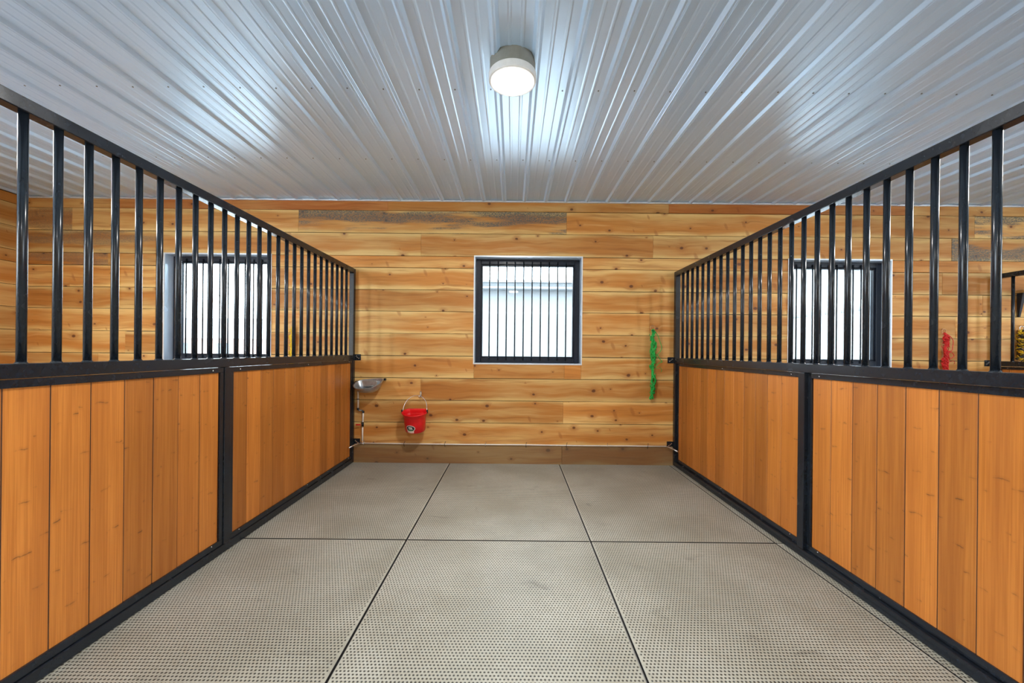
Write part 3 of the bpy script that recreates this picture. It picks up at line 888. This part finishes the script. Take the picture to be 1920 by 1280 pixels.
# ------------------------------------------------------------------ hay nets on rings
def make_net(name_label, x, ztop, length, width, mats, seed, loose=2, ring_mat='brass', bag=False, ring_label=''):
    rn = random.Random(seed)
    rg = empty('tie_ring', (x, FACE, ztop+0.030), ring_label, 'ring', 'tie rings screwed to the back wall')
    bm = bmesh.new(); add_ring(bm, (0, -0.024, -0.010), 0.024, 0.0036)
    from_bm('ring', bm, M[ring_mat], rg)
    bm = bmesh.new(); add_tube(bm, [(0, -0.0005, 0.016), (0, -0.020, 0.016), (0.004, -0.032, 0.010), (0, -0.030, 0.002)], 0.004, 8)
    from_bm('screw_eye', bm, M[ring_mat], rg)
    net = empty('hay_net', (x, FACE, ztop-length), name_label, 'hay net', 'empty hay nets hanging from rings')
    N = 22
    # knotted cords twisted into a hanging bundle
    nc = 14
    path = [Vector((rn.uniform(-0.012, 0.012), -0.042, length*(1-i/(N-1)))) for i in range(N)]
    path[0].x = 0; path[0].y = -0.028
    for mi, mt in enumerate(mats):
        bm = bmesh.new()
        for c in range(nc):
            if c % len(mats) != mi: continue
            ph = rn.uniform(0, 2*PI); tw = rn.uniform(1.5, 5.0)*rn.choice((-1, 1))
            pts = []
            M_ = N*3
            for j in range(M_):
                f = j/(M_-1)
                i = f*(N-1); i0 = min(int(i), N-2); fr = i-i0
                p = path[i0].lerp(path[i0+1], fr)
                env = width*0.5*(min(1, 0.35+f*6))*(0.75+0.35*math.sin(f*17+seed+1.3*math.sin(f*7)))*(1.0 if f < 0.92 else 0.72)
                rr = env*(0.35+0.65*abs(math.sin(ph*3+f*23)))
                a = ph+tw*2*PI*f
                pts.append(p+Vector((rr*math.cos(a), 0.55*rr*math.sin(a), rn.uniform(-0.006, 0.006))))
            add_tube(bm, pts, [0.0042+0.0022*(rn.random() < 0.16) for _ in pts], 6)
        # cross strands that knot the mesh together
        for c in range(46):
            if c % len(mats) != mi: continue
            f = rn.uniform(0.05, 0.98); i = int(f*(N-1)); p = path[i]
            a0 = rn.uniform(0, 2*PI); w = width*0.5*rn.uniform(0.6, 1.08)
            pts = [p+Vector((w*math.cos(a0+t*2.2), 0.6*w*math.sin(a0+t*2.2), (t-0.5)*rn.uniform(-0.07, 0.07))) for t in (0, .25, .5, .75, 1)]
            add_tube(bm, pts, 0.0034, 5)
        from_bm('netting', bm, M[mt], net)
    # neck tie
    bm = bmesh.new()
    add_ring(bm, (0, -0.028, length-0.012), 0.012, 0.0045, axis='Z', n=14, m=6)
    from_bm('neck_tie', bm, M['darkcord'] if mats[0] == 'green' else M[mats[0]], net)
    for q in range(loose):
        pts = []
        z0 = length*(0.97-0.33*q); L_ = length*(0.42 if q == 0 else 0.18)
        for j in range(14):
            f = j/13
            bulge = (0.075 if q == 0 else 0.085)*math.sin(PI*f)**0.8
            pts.append((0.012+bulge*(1+0.12*math.sin(f*11+seed)), -0.040, z0-L_*f+0.012*math.sin(f*9+q)))
        tube('loose_cord', pts, 0.0034, M[mats[0]], net, 6)
    if loose > 1:
        tube('loose_cord', [(0.015, -0.044, length*0.46), (0.045, -0.050, length*0.44), (0.080, -0.050, length*0.455), (0.096, -0.048, length*0.42), (0.088, -0.046, length*0.39)], 0.0026, M[mats[0]], net, 6)
    return net
make_net('green knotted hay net hanging empty on the wall of the middle stall', 1.535, 1.497, 0.765, 0.062, ['green'], 2, ring_label='small brass tie ring holding the green hay net')
make_net('red knotted hay net hanging on the wall of the right neighbouring stall', 4.745, 1.490, 0.560, 0.066, ['redcord'], 5, loose=2, ring_label='small brass tie ring holding the red hay net')
make_net('yellow knotted hay net hanging on the wall of the left neighbouring stall', -2.425, 1.500, 0.62, 0.044, ['yellow'], 9, loose=0, ring_label='small brass tie ring holding the yellow hay net')
make_net('black and yellow hay net at the far right edge below the shelf', 5.60, 1.53, 0.36, 0.130, ['darkcord', 'yellow'], 12, loose=1, ring_mat='chrome', ring_label='small zinc tie ring holding the black and yellow net')

# ------------------------------------------------------------------ wall shelf at the far right edge
sf = empty('wall_shelf', (5.515, FACE, 1.675), 'small wooden shelf on dark tapered brackets at the right edge', 'shelf')
box('shelf_board', 0.0, 0.62, -0.16, -0.0005, 0.262, 0.288, M['shelf'], sf, bev=0.005, seg=2)
for x_ in (0.075, 0.52):
    bm = bmesh.new()
    t_ = 0.019
    v = [bm.verts.new(c) for c in ((x_-t_/2, -0.001, 0.0), (x_+t_/2, -0.001, 0.0), (x_+t_/2, -0.012, 0.0), (x_-t_/2, -0.012, 0.0),
                                   (x_-t_, -0.001, 0.261), (x_+t_, -0.001, 0.261), (x_+t_, -0.055, 0.261), (x_-t_, -0.055, 0.261))]
    for f in ((0, 3, 2, 1), (4, 5, 6, 7), (0, 1, 5, 4), (1, 2, 6, 5), (2, 3, 7, 6), (3, 0, 4, 7)): bm.faces.new([v[i] for i in f])
    from_bm('bracket', bm, M['liner'], sf)

# ------------------------------------------------------------------ outdoors
gr = box('ground', -80, 80, -60, 120, -0.40, -0.15, M['snow'])
tag(gr, 'pale gravel and snow outside the windows', 'ground', kind='structure')

wbld = empty('farm_building', (0, 11.0, -0.15), 'pale metal-sided farm building outside the middle window', 'building')
box('wall', -4.2, 5.6, 0.0, 0.2, 0.0, 3.05, M['siding'], wbld)
box('fascia', -4.4, 5.7, -0.34, -0.30, 3.12, 3.22, M['fascia'], wbld)
box('soffit', -4.4, 5.7, -0.30, 0.0, 3.05, 3.07, M['fascia'], wbld)
bm = bmesh.new()
v = [bm.verts.new(c) for c in ((-4.5, -0.4, 3.22), (5.8, -0.4, 3.22), (5.8, 4.0, 3.36), (-4.5, 4.0, 3.36), (-4.5, -0.4, 3.27), (5.8, -0.4, 3.27), (5.8, 4.0, 3.41), (-4.5, 4.0, 3.41))]
for f in ((0, 3, 2, 1), (4, 5, 6, 7), (0, 1, 5, 4), (1, 2, 6, 5), (2, 3, 7, 6), (3, 0, 4, 7)): bm.faces.new([v[i] for i in f])
from_bm('roof', bm, M['roof'], wbld)

wing = empty('building_wing', (12.0, 16.5, -0.15), 'pale lap-sided wall outside the right hand window', 'building')
box('wall', 0.0, 0.3, -6.5, 6.0, 0.0, 2.93, M['siding_h'], wing)
box('wall', 0.04, 0.3, -6.5, 6.0, 3.03, 9.0, M['siding_h'], wing)
box('belt_trim', -0.06, 0.3, -6.5, 6.0, 2.93, 3.03, M['fascia'], wing)

hs = empty('brick_house', (-24.0, 31.0, -0.15), 'low pinkish brick house far off outside the left window', 'building')
box('wall', -3.2, 4.0, 0.0, 5.0, 0.0, 2.15, M['brick'], hs)
bm = bmesh.new()
v = [bm.verts.new(c) for c in ((-3.6, -0.4, 2.15), (4.4, -0.4, 2.15), (4.4, 5.4, 2.15), (-3.6, 5.4, 2.15), (-3.6, 2.5, 3.9), (4.4, 2.5, 3.9))]
for f in ((0, 3, 2, 1), (0, 1, 5, 4), (2, 3, 4, 5), (1, 2, 5), (3, 0, 4)): bm.faces.new([v[i] for i in f])
from_bm('roof', bm, M['roof'], hs)
for x_ in (-1.6, 1.6):
    box('window', x_-0.5, x_+0.5, -0.03, 0.02, 0.9, 1.8, M['fascia'], hs)
